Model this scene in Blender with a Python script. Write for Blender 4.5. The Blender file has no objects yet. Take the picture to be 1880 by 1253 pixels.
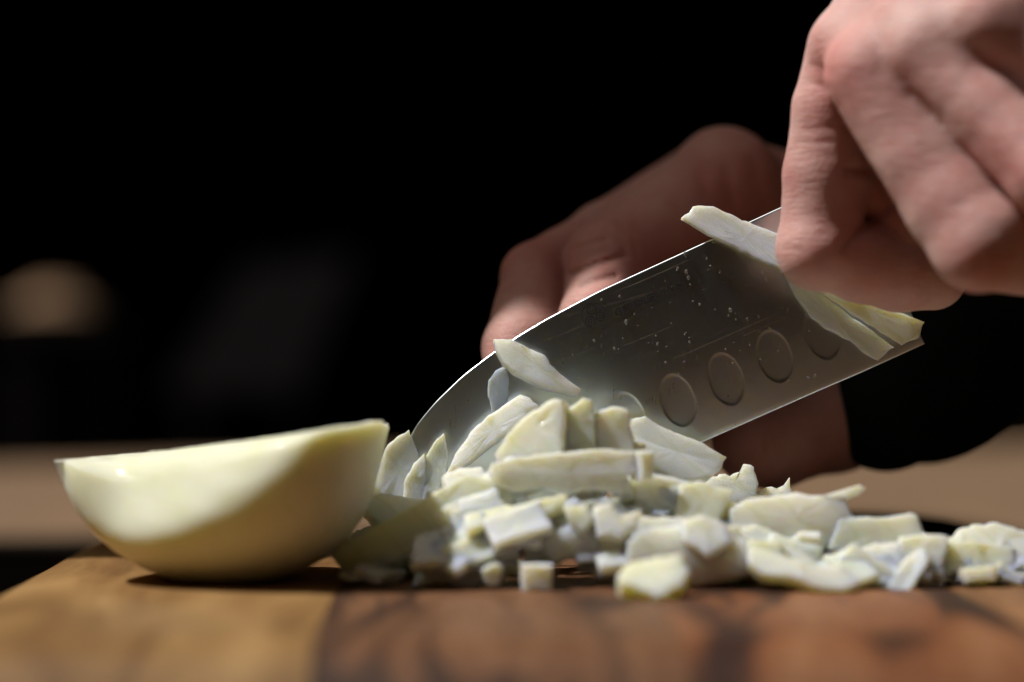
import bpy, bmesh, math, random
import numpy as np
from mathutils import Vector, Matrix, noise as mnoise

# ------------------------------------------------------------------ camera, world, light
S = 0.01                       # everything below is authored in centimetres
F = 4439.0                     # focal length in photo pixels
HC = 6.2                       # lens height above the board top
sc = bpy.context.scene
cam_d = bpy.data.cameras.new('camera'); cam = bpy.data.objects.new('camera', cam_d)
sc.collection.objects.link(cam); sc.camera = cam
cam.location = (0, 0, HC*S); cam.rotation_euler = (math.radians(90), 0, 0)
cam_d.lens = 85; cam_d.sensor_width = 36
cam_d.clip_start = 0.02; cam_d.clip_end = 60
cam_d.dof.use_dof = True; cam_d.dof.focus_distance = 66.3*S
cam_d.dof.aperture_fstop = 3.6; cam_d.dof.aperture_blades = 9

w = bpy.data.worlds.new('World'); sc.world = w; w.use_nodes = True
w.node_tree.nodes['Background'].inputs[0].default_value = (0.55, 0.6, 0.7, 1)
w.node_tree.nodes['Background'].inputs[1].default_value = 0.0

def aim(o, src, dst):
    o.location = Vector(src)*S
    o.rotation_euler = (Vector(dst)-Vector(src)).to_track_quat('-Z', 'Y').to_euler()
def lamp(name, kind, src, dst, energy, color, **kw):
    l = bpy.data.lights.new(name, kind); l.energy = energy; l.color = color
    for k, v in kw.items(): setattr(l, k, v)
    o = bpy.data.objects.new(name, l); sc.collection.objects.link(o); aim(o, src, dst); return o
KEY = (-58, -4, 84)            # sun from high on the left
lamp('sun_key', 'SUN', (KEY[0], 62+KEY[1], KEY[2]), (0, 62, 0), 4.5, (1, .97, .93), angle=math.radians(.6))
lamp('room_fill', 'AREA', (-34, 50, 80), (6, 62, 10), 1.35, (1, .92, .80), shape='RECTANGLE', size=.7, size_y=.7)

sc.view_settings.view_transform = 'Standard'; sc.view_settings.look = 'None'
sc.view_settings.exposure = 0.0; sc.view_settings.gamma = 1
sc.render.engine = 'CYCLES'; sc.cycles.use_denoising = True
sc.cycles.max_bounces = 8; sc.cycles.caustics_reflective = False; sc.cycles.caustics_refractive = False
col = sc.collection

# ------------------------------------------------------------------ helpers
def P(px, py, d):              # a point seen at photo pixel (px, py), d cm deep
    return Vector(((px-940)*d/F, d, HC-(py-626.5)*d/F))
def tag(o, label=None, cat=None, group=None, kind=None):
    if label: o['label'] = label
    if cat: o['category'] = cat
    if group: o['group'] = group
    if kind: o['kind'] = kind
    return o
def mesh_obj(name, verts, faces, mat, parent=None, smooth=True, scale=S):
    me = bpy.data.meshes.new(name)
    v = np.asarray(verts, dtype=float)*scale
    me.from_pydata([tuple(p) for p in v], [], [tuple(f) for f in faces])
    me.update()
    if smooth: me.polygons.foreach_set('use_smooth', [True]*len(me.polygons))
    if mat: me.materials.append(mat)
    o = bpy.data.objects.new(name, me); col.objects.link(o)
    if parent: o.parent = parent
    return o
def empty(name, loc=(0, 0, 0)):
    o = bpy.data.objects.new(name, None); col.objects.link(o); o.location = Vector(loc)*S
    o.empty_display_size = .01; return o
def bm_obj(name, bm, mat, parent=None, smooth=False):
    bmesh.ops.scale(bm, vec=(S, S, S), verts=bm.verts)
    me = bpy.data.meshes.new(name); bm.to_mesh(me); bm.free()
    if smooth: me.polygons.foreach_set('use_smooth', [True]*len(me.polygons))
    me.materials.append(mat)
    o = bpy.data.objects.new(name, me); col.objects.link(o)
    if parent: o.parent = parent
    return o

class NT:
    def __init__(s, name):
        s.m = bpy.data.materials.new(name); s.m.use_nodes = True
        s.t = s.m.node_tree; s.n = s.t.nodes; s.b = s.n['Principled BSDF']
        s.tc = s.n.new('ShaderNodeTexCoord')
    def new(s, t, **kw):
        n = s.n.new('ShaderNode'+t)
        for k, v in kw.items(): setattr(n, k, v)
        return n
    def link(s, a, b): s.t.links.new(a, b)
    def mapping(s, scale=(1, 1, 1), rot=(0, 0, 0), src='Object'):
        m = s.new('Mapping'); m.inputs['Scale'].default_value = scale; m.inputs['Rotation'].default_value = rot
        s.link(s.tc.outputs[src], m.inputs['Vector']); return m.outputs[0]
    def noise(s, vec, scale=5, detail=4, rough=.5, dist=0):
        n = s.new('TexNoise'); n.inputs['Scale'].default_value = scale; n.inputs['Detail'].default_value = detail
        n.inputs['Roughness'].default_value = rough; n.inputs['Distortion'].default_value = dist
        s.link(vec, n.inputs['Vector']); return n.outputs['Fac']
    def ramp(s, fac, stops, interp='LINEAR'):
        r = s.new('ValToRGB'); e = r.color_ramp.elements; r.color_ramp.interpolation = interp
        while len(e) < len(stops): e.new(0.5)
        for el, (p, c) in zip(e, stops):
            el.position = p; el.color = (c[0], c[1], c[2], 1) if hasattr(c, '__len__') else (c, c, c, 1)
        s.link(fac, r.inputs[0]); return r.outputs[0]
    def mix(s, fac, a, b, mode='MIX'):
        m = s.new('Mix', data_type='RGBA', blend_type=mode)
        for sock, v in ((m.inputs[0], fac), (m.inputs[6], a), (m.inputs[7], b)):
            if isinstance(v, (int, float)): sock.default_value = v
            elif isinstance(v, tuple): sock.default_value = (*v, 1)
            else: s.link(v, sock)
        return m.outputs[2]
    def math(s, op, a, b=0.0):
        m = s.new('Math', operation=op)
        for sock, v in ((m.inputs[0], a), (m.inputs[1], b)):
            if isinstance(v, (int, float)): sock.default_value = v
            else: s.link(v, sock)
        return m.outputs[0]
    def bump(s, h, strength=.3, dist=.001, prev=None):
        b = s.new('Bump'); b.inputs['Strength'].default_value = strength; b.inputs['Distance'].default_value = dist
        s.link(h, b.inputs['Height'])
        if prev: s.link(prev, b.inputs['Normal'])
        return b.outputs[0]
    def set(s, **kw):
        for k, v in kw.items():
            sock = s.b.inputs[k.replace('_', ' ')]
            if isinstance(v, (int, float)): sock.default_value = v
            elif isinstance(v, tuple): sock.default_value = v if len(v) != 3 or sock.type == 'VECTOR' else (*v, 1)
            else: s.link(v, sock)
        return s.m

# ------------------------------------------------------------------ materials
def onion_mat(name, warm=.0, trans=.1, band=.2, dim=1):
    t = NT(name)
    oi = t.new('ObjectInfo').outputs['Random']
    v = t.mapping((1, 1, 1))
    n1 = t.noise(v, 90, 4, .55)
    n2 = t.noise(t.mapping((9, 1.2, 1.2)), 260, 3, .6)
    base = t.ramp(n1, [(.3, (.82, .85, .60)), (.45, (.89, .895, .77)), (.62, (.925, .915, .87))])
    tint = t.ramp(oi, [(0, (.86, .90, .66)), (.3, (.92, .925, .88)), (.7, (.95, .94, .95)), (1, (.84, .89, .62))])
    c = t.mix(.5, base, tint)
    c = t.mix(t.math('MULTIPLY', n2, .18), c, (.62, .66, .40))
    if dim < 1: c = t.mix(1.0, c, (dim, dim*.99, dim*.95), 'MULTIPLY')
    if warm: c = t.mix(warm, c, (.83, .70, .40))
    wv = t.new('TexWave', wave_type='BANDS', bands_direction='DIAGONAL'); wv.inputs['Scale'].default_value = 55; wv.inputs['Distortion'].default_value = 3.5; wv.inputs['Detail'].default_value = 2; wv.inputs['Detail Scale'].default_value = .8
    t.link(v, wv.inputs['Vector'])
    c = t.mix(t.math('MULTIPLY', t.ramp(wv.outputs['Fac'], [(.0, 1.), (.09, 0.)]), band), c, (.55, .60, .33))
    n3 = t.noise(v, 2300, 3, .6)
    nb = t.bump(n2, .25, .0004); nb = t.bump(n3, .5, .0004, nb)
    t.set(Base_Color=c, Roughness=.3, Transmission_Weight=trans, IOR=1.35, Subsurface_Weight=1.0, Subsurface_Radius=(1.0, .76, .32), Subsurface_Scale=.0075, Coat_Weight=.15, Coat_Roughness=.12,
          Normal=nb, Specular_IOR_Level=.45)
    return t.m
M_on = onion_mat('onion_flesh')
M_half = onion_mat('onion_half_flesh', .0, .0, .07, .88)
M_half.node_tree.nodes['Principled BSDF'].inputs['Subsurface Scale'].default_value = .008
M_half.node_tree.nodes['Principled BSDF'].inputs['Subsurface Radius'].default_value = (1, .84, .5)
M_half.node_tree.nodes['Principled BSDF'].inputs['Roughness'].default_value = .42
M_half.node_tree.nodes['Principled BSDF'].inputs['Coat Weight'].default_value = .08

def skin_mat(name, a, b, c_):
    t = NT(name); v = t.mapping()
    n1 = t.noise(v, 38, 4, .55); n2 = t.noise(v, 140, 4, .6)
    c = t.ramp(n1, [(.3, a), (.52, b), (.72, c_)])
    c = t.mix(t.math('MULTIPLY', t.ramp(n2, [(.45, 0.), (.75, 1.)]), .35), c, (.50, .17, .14))
    at_ = t.new('Attribute', attribute_name='redness')
    c = t.mix(t.math('MULTIPLY', at_.outputs['Fac'], .6), c, (.58, .19, .165))
    vo = t.new('TexVoronoi', feature='DISTANCE_TO_EDGE'); vo.inputs['Scale'].default_value = 1100
    t.link(t.mapping((1, 1, .55), (0, .4, .3)), vo.inputs['Vector'])
    cr = t.ramp(vo.outputs['Distance'], [(0, 0.), (.15, 1.)])
    wr = t.noise(t.mapping((.5, .5, 3), (0, -.25, 0)), 330, 4, .6, .6)
    nb = t.bump(cr, .3, .0003); nb = t.bump(wr, .5, .0008, nb)
    t.set(Base_Color=c, Roughness=.52, Subsurface_Weight=.8, Subsurface_Radius=(1., .35, .2), Subsurface_Scale=.004,
          Normal=nb, Specular_IOR_Level=.4)
    return t.m
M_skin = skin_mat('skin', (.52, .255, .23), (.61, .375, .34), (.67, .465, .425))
M_skin_shaded = skin_mat('skin_shaded_hand', (.46, .21, .18), (.54, .29, .25), (.58, .35, .30))  # darker copy of the skin: the second hand's shade put into its colour

def steel_mat():
    t = NT('brushed_steel')
    v = t.mapping((1, 1, .012), (0, math.radians(14), 0))
    br = t.noise(v, 2600, 2, .5)
    sm = t.noise(t.mapping(), 120, 4, .6)
    rough = t.math('ADD', t.math('MULTIPLY', sm, .06), t.math('ADD', t.math('MULTIPLY', br, .05), .235))
    nb = t.bump(br, .05, .00005)
    t.set(Base_Color=t.mix(t.math('MULTIPLY', sm, .5), (.72, .78, .79), (.62, .68, .69)), Metallic=1.0, Roughness=rough, Normal=nb)
    return t.m
M_steel = steel_mat()
def plain(name, c, rough=.5, metal=0, bumpscale=None, **kw):
    t = NT(name); n = t.noise(t.mapping(), bumpscale or 60, 4, .6)
    lo = tuple(x*.78 for x in c); hi = tuple(min(1, x*1.18) for x in c)
    t.set(Base_Color=t.ramp(n, [(.3, lo), (.7, hi)]), Roughness=rough, Metallic=metal, Normal=t.bump(n, .2, .0005), **kw)
    return t.m
M_etch = plain('etched_mark', (.05, .05, .055), .6, .0)
M_scr = plain('scratched_steel', (.8, .8, .78), .45, .9)
M_handle = plain('black_handle', (.012, .012, .012), .4)
M_cloth = plain('black_cloth', (.006, .006, .006), .95, bumpscale=600)
M_cloth.node_tree.nodes['Principled BSDF'].inputs['Specular IOR Level'].default_value = .1
M_edge = plain('polished_spine', (.55, .54, .53), .5, .9)
M_table = plain('table_wood', (.19, .112, .058), .9, bumpscale=14)
M_shade = plain('table_shade', (.012, .009, .006), .95, bumpscale=300)  # near-black colour standing for shade on the table
M_shade.node_tree.nodes['Principled BSDF'].inputs['Specular IOR Level'].default_value = .1
def drop_mat():
    t = NT('juice_drop'); t.set(Base_Color=(.95, .95, .92), Roughness=.05, Transmission_Weight=.9, IOR=1.34); return t.m
M_drop = drop_mat()

def wood_mat(name, dark, mid, light, knot, seed, bands=()):
    t = NT(name)
    m = t.new('Mapping'); t.link(t.tc.outputs['Object'], m.inputs['Vector'])
    m.inputs['Location'].default_value = (seed*.37, seed*.11, seed*.05)
    m.inputs['Scale'].default_value = (1, .22, .6)
    v = m.outputs[0]
    n0 = t.noise(v, 34, 4, .55, 1.1)
    wv = t.new('TexWave', wave_type='BANDS', bands_direction='X'); wv.inputs['Scale'].default_value = 14
    wv.inputs['Distortion'].default_value = 9; wv.inputs['Detail'].default_value = 3; wv.inputs['Detail Scale'].default_value = 1.2
    t.link(v, wv.inputs['Vector'])
    c = t.ramp(n0, [(.3, dark), (.5, mid), (.7, light)])
    c = t.mix(t.math('MULTIPLY', wv.outputs['Fac'], .35), c, mid)
    # dark heartwood streaks
    k = t.ramp(t.noise(v, 34, 2, .5, 1.6), [(.38, 1.), (.45, 0.)])
    k2 = t.ramp(t.noise(v, 60, 2, .5, 2.2), [(.485, 0.), (.5, 1.), (.515, 0.)])
    c = t.mix(t.math('MULTIPLY', k, .85*knot), c, (.03, .02, .016))
    c = t.mix(t.math('MULTIPLY', k2, .6*knot), c, (.04, .022, .016))
    sx = t.new('SeparateXYZ'); t.link(t.tc.outputs['Object'], sx.inputs[0])
    for (x0, wd, am, slant) in bands:          # dark heartwood bands running with the plank
        e = t.math('ADD', sx.outputs['X'], t.math('MULTIPLY', sx.outputs['Y'], slant))
        e = t.math('ADD', e, t.math('MULTIPLY', t.math('SUBTRACT', n0, .5), .025))
        e = t.math('ABSOLUTE', t.math('SUBTRACT', e, x0*.01))
        c = t.mix(t.math('MULTIPLY', t.ramp(t.math('DIVIDE', e, wd*.01), [(.3, 1.), (1., 0.)]), am), c, (.028, .016, .014))
    fg = t.noise(t.mapping((30, 1, 6)), 90, 3, .6)
    c = t.mix(t.math('MULTIPLY', fg, .25), c, dark)
    t.set(Base_Color=c, Roughness=.5, Normal=t.bump(fg, .3, .0005), Specular_IOR_Level=.15)
    return t.m
W_light = wood_mat('sapwood', (.14, .065, .024), (.27, .15, .056), (.41, .245, .10), .12, 1)
W_a = wood_mat('heartwood_a', (.065, .027, .015), (.17, .08, .04), (.30, .155, .08), .8, 4, ((-3.9, .55, .75, 0.), (-2.2, .3, .7, -.12), (1.2, .5, .5, .1)))
W_b = wood_mat('heartwood_b', (.09, .03, .015), (.23, .09, .038), (.34, .17, .085), 1.0, 9, ((4.0, .5, .7, .05), (7.2, .35, .7, -.3), (9.5, .4, .5, .15)))
W_c = wood_mat('heartwood_c', (.09, .04, .02), (.21, .10, .042), (.33, .17, .08), .9, 14)

# ------------------------------------------------------------------ setting: table, shade sheet, board
def slab(name, pts, z0, z1, r, mat, parent=None, seg=4):
    """a flat slab with outline pts (xy) and rounded top rim"""
    bm = bmesh.new()
    vs = [bm.verts.new((x, y, z1)) for x, y in pts]
    f = bm.faces.new(vs); f.normal_update()
    if f.normal.z < 0: f.normal_flip()
    ex = bmesh.ops.extrude_face_region(bm, geom=[f])
    lo = [v for v in ex['geom'] if isinstance(v, bmesh.types.BMVert)]
    for v in lo: v.co.z = z1
    for v in vs: v.co.z = z0
    bmesh.ops.recalc_face_normals(bm, faces=bm.faces)
    edges = [e for e in bm.edges if all(abs(v.co.z-z1) < 1e-6 for v in e.verts)]
    bmesh.ops.bevel(bm, geom=edges, offset=r, segments=seg, affect='EDGES', profile=.5)
    return bm_obj(name, bm, mat, parent, smooth=False)
TZ = -3.0
tb = slab('table', [(-130, 20), (170, 20), (170, 280), (-130, 132)], TZ-4, TZ, .5, M_table)
tag(tb, kind='structure')
fl = mesh_obj('floor', [(-900, -300, -80), (900, -300, -80), (900, 1500, -80), (-900, 1500, -80)], [(0, 1, 2, 3)],
              plain('dark_floor', (.008, .006, .005), .9), smooth=False); tag(fl, kind='structure')

bm_ = bmesh.new(); bmesh.ops.create_cube(bm_, size=1, matrix=Matrix.Translation((-60, 82.6, 100)) @ Matrix.Diagonal((400, 36, 5, 1)))
ob = bm_obj('shade_blocker', bm_, plain('blocker_wood', (.1, .06, .035), .8)); tag(ob, kind='structure')  # added out of view to cast a shade band over board and second hand
def round_rect(x0, x1, y0, y1, r, n=10):
    pts = []
    for cx, cy, a0 in ((x1-r, y0+r, -90), (x1-r, y1-r, 0), (x0+r, y1-r, 90), (x0+r, y0+r, 180)):
        for i in range(n+1):
            a = math.radians(a0+90*i/n); pts.append((cx+r*math.cos(a), cy+r*math.sin(a)))
    return pts
dm = slab('shade_sheet', [(-60,30),(24,30),(24.4,90),(24.2,102),(23.4,110),(22,115.5),(20,119),(17,121),(12,121.5),(6,120),(-6,113),(-30,108),(-60,107)], TZ+.02, TZ+.35, .1, M_shade)  # dark sheet laid where the table is only in shade
tag(dm, 'dark sheet standing in for shade on the brown table around the cutting board', 'mat')

board = empty('cutting_board', (0, 61, TZ+.35))
tag(board, 'thick wooden cutting board with pale left plank and dark streaked planks', 'cutting board')
def plank(x0, x1, mat, lab=None, left=False):
    y0, y1 = 48.7, 76.6; z0, z1 = TZ+.36, 0
    nx, ny = 14, 26
    r = 2.3
    V = []; Fc = []
    def shift(y): return -.022*(y-60)           # the board lies very slightly turned
    # top sheet with rolled front and side edges
    prof = []
    for i in range(9): a = math.pi/2*i/8; prof.append((y0+r-r*math.cos(a), z1-r+r*math.sin(a)))
    for i in range(1, ny): prof.append((y0+r+(y1-y0-2*.5)*i/ny*.985, z1))
    for i in range(5): a = math.pi/2*i/4; prof.append((y1-.5+.5*math.sin(a), z1-.5+.5*math.cos(a)))
    prof = [(y0, z0)] + prof + [(y1, z0)]
    for (y, z) in prof:
        for j in range(nx+1):
            u = j/nx; x = x0+(x1-x0)*u; zz = z
            g = min(u, 1-u)*(x1-x0)
            if g < .08 and z > z1-.01: zz -= .03*(1-g/.08)
            if left and u < .12 and z > z0+.01: 
                t_ = 1-u/.12; zz -= .5*t_**2.4*(1 if z > z1-.3 else .4)
            zz += .012*mnoise.noise(Vector((x*.3, y*.3, 0))) if z > z1-.01 else 0
            V.append((x+shift(y), y, zz))
    n = nx+1
    for i in range(len(prof)-1):
        for j in range(nx): Fc.append((i*n+j, i*n+j+1, (i+1)*n+j+1, (i+1)*n+j))
    m = len(prof)
    Fc.append([i*n for i in range(m)][::1]); Fc.append([i*n+nx for i in range(m)][::-1])
    Fc.append([0, (m-1)*n, (m-1)*n+nx, nx])
    o = mesh_obj('plank', V, Fc, mat, None, smooth=False)
    for v in o.data.vertices: v.co -= board.location
    o.parent = board
    if lab: o['label'] = lab
    return o
plank(-13.2, -4.37, W_light, 'pale orange sapwood plank at the left edge', left=True)
plank(-4.35, 3.38, W_a, 'brown heartwood plank with a dark band')
plank(3.40, 11.0, W_b, 'reddish brown plank with dark streaks')
plank(11.02, 19.5, W_c, 'brown plank at the far right')

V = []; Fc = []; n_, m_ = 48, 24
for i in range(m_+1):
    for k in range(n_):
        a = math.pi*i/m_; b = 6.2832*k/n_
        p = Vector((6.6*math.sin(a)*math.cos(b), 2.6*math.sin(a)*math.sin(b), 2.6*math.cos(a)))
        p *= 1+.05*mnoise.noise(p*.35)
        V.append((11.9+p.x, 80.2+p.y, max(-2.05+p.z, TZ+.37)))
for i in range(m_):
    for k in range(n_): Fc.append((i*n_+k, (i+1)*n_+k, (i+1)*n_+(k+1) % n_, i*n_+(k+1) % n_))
bc = mesh_obj('shade_lump', V, Fc, M_cloth)  # black lump added in place of a shadow on the table
tag(bc, 'black rounded lump standing in for a shadow just behind the right end of the board', 'cloth')
# ------------------------------------------------------------------ onion half
def onion_half():
    fn = Vector((-.45, -.77, .44)).normalized(); fq = Vector((-5.3, 58.9, 3.4))
    def facet(p):          # near left side flattened to shape the area the sun lights
        h = (p-fq).dot(fn); k = .38; h -= 1.6*max(0, 1-(p.x+11.9)/1.7)**2
        over = k*math.log1p(math.exp(min(h/k, 40)))
        q = p-fn*over
        if h > .1: q += fn*(.006*math.sin((q-Vector((-6.5, 60, 4.5))).length*7)+.02*mnoise.noise(q*.9))
        return q
    # silhouette of the round side: rim runs from A to B, outline below it
    A = P(100, 847, 62.5); B = P(709, 781, 62.5)
    out = [(100,847),(118,893),(145,940),(180,985),(215,1015),(255,1040),(300,1059),(350,1071),(405,1076),(460,1075),
           (510,1065),(560,1046),(605,1018),(640,985),(668,945),(688,900),(700,850),(708,790)]
    out = [P(x, y, 62.5) for x, y in out]
    ax = (B-A); L = ax.length; ax.normalize(); dn = Vector((ax.z, 0, -ax.x))   # towards the board
    if dn.z > 0: dn = -dn
    s_ = np.array([(p-A).dot(ax) for p in out]); h_ = np.array([(p-A).dot(dn) for p in out])
    nS, nC = 96, 60
    V = []; Fc = []
    W = 3.75
    S0 = [L*(1-math.cos(math.pi*i/nS))/2 for i in range(nS+1)]
    rows = []
    back = Vector((0, 1, -.055)).normalized()
    for s in S0:
        s = min(s, L*.998)
        h = np.interp(s, s_, h_) if s < s_[-1] else h_[-1]
        # monotone guard at the steep right end
        u = s/L
        hw = W*max(0.0, 1-abs(2*u-1.06)**2.6)**.52 if u < .999 else 0
        hw = max(hw, 1.15*u if u > .9 else .02)
        row = []
        for j in range(nC+1):
            a = math.pi*j/nC
            c, sn = math.cos(a), math.sin(a)
            sn = abs(sn)**.92
            p = A + ax*s + back*(hw*-c) + dn*(h*sn)
            p += Vector((mnoise.noise(p*.6), mnoise.noise(p*.6+Vector((9, 0, 0))), mnoise.noise(p*.6+Vector((0, 9, 0)))))*.04
            row.append(len(V)); V.append(tuple(facet(p)))
        # cut face, slightly dished, with raised layer ridges
        top = []
        for j in range(1, nC):
            q = -1+2*j/nC
            r_ = math.hypot(q, 2*u-1)
            ridge = .035*math.sin(r_*34)+.02*mnoise.noise(Vector((u*22, q*22, 3)))-.06*(1-r_*r_)
            ridge *= min(1, u*9)
            p = A + ax*s + back*(hw*-q) - dn*(ridge)
            top.append(len(V)); V.append(tuple(facet(p)))
        rows.append(row+top)
    R = len(rows[0])
    for i in range(nS):
        for j in range(R):
            a, b = rows[i][j], rows[i][(j+1) % R]; c, d = rows[i+1][(j+1) % R], rows[i+1][j]
            Fc.append((a, b, c, d))
    Fc.append(rows[0][::-1]); Fc.append(rows[-1])
    return V, Fc
V, Fc = onion_half()
oh = mesh_obj('onion_half', V, Fc, M_half)
tag(oh, 'large peeled onion half lying on its round side, cut face up, on the pale plank', 'onion')
bm = bmesh.new(); bm.from_mesh(oh.data); bmesh.ops.recalc_face_normals(bm, faces=bm.faces); bm.to_mesh(oh.data); bm.free()

# ------------------------------------------------------------------ onion pieces
rng = random.Random(7)
def chip_mesh(pts, thick, nrm, bend=0, bend_dir=None, rough=.03, res=.11, layers=0, seed=0):
    """pts: 3D outline (in one plane or nearly); returns a rounded, slightly bent slab of that outline"""
    c = sum(pts, Vector())/len(pts)
    n = nrm.normalized()
    # resample outline
    o = []; m = len(pts)
    for i in range(m):
        a, b = pts[i], pts[(i+1) % m]; k = max(2, int((b-a).length/res))
        for j in range(k): o.append(a.lerp(b, j/k))
    N = len(o)
    if bend_dir is None: bend_dir = (pts[1]-pts[0]).normalized()
    R0 = max((p-c).length for p in o)
    so = Vector((seed*3.1, seed*1.7, seed*.9))
    for i in range(N):
        p = o[i]; rad = (p-c).normalized()
        o[i] = p + rad*rough*(mnoise.noise(p*4+so)*1.6 + .9*mnoise.noise(p*13+so) + .6*mnoise.noise(p*31+so))
    prof = [(.0, 1), (.35, 1), (.65, 1), (.86, 1), (.96, .97), (.995, .82), (1., .45), (1., -.45), (.995, -.82), (.96, -.97), (.86, -1), (.65, -1), (.35, -1), (0, -1)]
    V = []; Fc = []
    def place(p, hgt):
        q = p-c; t = q.dot(bend_dir)
        off = bend*(t*t)/max(R0, .01)
        off += .03*mnoise.noise(p*1.5+so)+.012*mnoise.noise(p*6+so)
        th = thick/2*hgt*(1+.12*mnoise.noise(p*.8+so))
        lk = layers if layers else 1.6
        if hgt > 0: fr = (t*lk*.35+seed*.37+.1*mnoise.noise(p*2+so)) % 1.0; off += (.05 if not layers else .12/lk)*(fr-.5)*min(1, (1-fr)*8)
        off += .02*mnoise.noise(p*9+so)
        return p + n*(off+th)
    idx = []
    for k, (r, hgt) in enumerate(prof):
        if r == 0: idx.append([len(V)]*N); V.append(tuple(place(c, hgt))); continue
        row = []
        for p in o:
            # inset by an absolute amount near the rim so long pieces keep crisp edges
            q = c.lerp(p, r) if r < .9 else p - (p-c).normalized()*min((1-r)*1.2, .3)*min(1, thick*3)
            row.append(len(V)); V.append(tuple(place(q, hgt)))
        idx.append(row)
    for k in range(len(prof)-1):
        for i in range(N):
            a, b = idx[k][i], idx[k][(i+1) % N]; c2, d = idx[k+1][(i+1) % N], idx[k+1][i]
            f = []
            for q in (a, d, c2, b):
                if q not in f: f.append(q)
            if len(f) > 2: Fc.append(f)
    return V, Fc, c
ALL = []; SHORT = {}
def crisp(me):
    me.set_sharp_from_angle(angle=math.radians(34))
def onb(py0, thick, lift=0):
    z = 6.2-(py0-626.5)*BD/F
    return bdepth(z)-.10-thick/2-lift
def traced(name, px, d, thick, label, cat='onion piece', gx=0, gz=0, bend=0, bdir=None, group=None, rough=.03, mat=None, layers=0):
    """outline measured off the photo, laid in its own tilted plane d cm deep"""
    xs = sum(p[0] for p in px)/len(px); ys = sum(p[1] for p in px)/len(px)
    c0 = P(xs, ys, d); pts = []
    for x, y in px:
        q = P(x, y, d); dd = d+gx*(q.x-c0.x)+gz*(q.z-c0.z); pts.append(P(x, y, dd))
    nrm = Vector((gx, -1, gz))
    seed = len(ALL)+1
    bd = Vector(bdir).normalized() if bdir else None
    V, Fc, c = chip_mesh(pts, thick, nrm, bend, bd, rough, seed=seed, layers=layers)
    base = Vector(c)
    o = mesh_obj(name, [Vector(v)-base for v in V], Fc, mat or M_on)
    bm = bmesh.new(); bm.from_mesh(o.data); bmesh.ops.recalc_face_normals(bm, faces=bm.faces); bm.to_mesh(o.data); bm.free()
    crisp(o.data)
    o.location = base*S
    tag(o, label, cat, group); ALL.append(o)
    wds = label.split(); cut = next((k for k, w_ in enumerate(wds) if k > 2 and w_ in ('lying','under','stuck','standing','leaning','of','at','with','on','beside','across','in','right','below','behind','sticking','pointing','before','left','resting','over','alone','pressed','reaching','between','above')), len(wds)); cut = min(cut, 9)
    SHORT[o.name] = ' '.join(wds[:cut]); return o

# on the blade
BD = 66.5; LEAN = .012
def bdepth(z): return BD-LEAN*z
T = traced; GZ = -LEAN
T('onion_strip', [(1250,402),(1280,379),(1310,382),(1368,409),(1428,432),(1470,452),(1475,505),(1440,495),(1395,478),(1345,452),(1300,433)], onb(440,.22,.22), .22,
  'long onion strip lying across the blade spine below the fist, sticking out over it', gz=.3, layers=2.5)
T('onion_strip', [(1438,503),(1480,520),(1540,565),(1590,600),(1640,638),(1612,663),(1585,648),(1562,626),(1525,610),(1490,585),(1460,545)], onb(585,.28,.03), .28,
  'lower onion strip under the fist, reaching to the cutting edge near the heel', gz=GZ, layers=2.5)
T('onion_strip', [(1450,498),(1500,512),(1570,545),(1640,570),(1697,592),(1685,620),(1655,634),(1600,600),(1540,560)], onb(570,.3,.33), .3,
  'yellowish onion strip pressed under the curled index finger at the heel', gz=GZ)
T('onion_slice', [(905,622),(940,626),(962,640),(1000,655),(1012,672),(1028,690),(1066,716),(1060,726),(1030,721),(988,711),(950,690),(922,668)], onb(680,.4,.3), .4,
  'thick pale onion slice stuck alone high on the blade near its tip', gz=.3, gx=.1, bend=-.12, layers=3)
T('onion_slice', [(930,672),(910,680),(898,700),(896,728),(905,768),(918,752),(933,738),(934,705)], onb(720,.1,.03), .1,
  'thin translucent ribbed onion slice standing on edge under the thick blade slice', gz=0, bend=.1, layers=14)
T('onion_strip', [(958,727),(975,733),(988,746),(962,772),(905,815),(862,850),(822,872),(838,838),(868,795),(905,762)], 65.6, .42,
  'long double onion strip leaning on the blade left of the mound', gz=.3, gx=-.2, layers=3)
# three upright slices before the tip
T('onion_slice', [(750,791),(762,818),(774,850),(765,900),(742,935),(682,938),(684,905),(703,835),(716,812)], 66.0, .22, 'leftmost and largest of three upright onion slices at the blade tip', gz=.1, gx=.1, bend=.15)
T('onion_slice', [(779,832),(782,860),(780,928),(737,932),(745,880),(760,852)], 65.7, .18, 'smallest middle one of three upright onion slices at the blade tip', gz=.1)
T('onion_slice', [(815,796),(823,830),(820,866),(800,912),(775,930),(777,880),(782,838),(796,815)], 65.8, .22, 'pointed right one of three upright onion slices at the blade tip', gz=.1, bend=.1)
T('onion_dice', [(668,942),(676,928),(700,918),(745,922),(782,926),(780,950),(735,975),(692,966),(678,955)], 64.6, .5, 'wet onion chunk lying at the foot of the three upright slices', gz=1.2)
T('onion_slice', [(640,992),(668,975),(700,965),(690,985),(650,1006)], 64.6, .3, 'small lit onion sliver between the onion half and the dull slab', gz=1)
# dull slab in front with the straight top edge
T('onion_slab', [(606,1014),(660,984),(730,945),(800,905),(858,872),(915,880),(945,915),(905,960),(840,985),(760,1010),(700,1050),(640,1066)], 62.2, .22,
  'broad translucent onion slab with a straight sloping top edge beside the onion half', gx=-.15, gz=.15, rough=.012)
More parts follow.
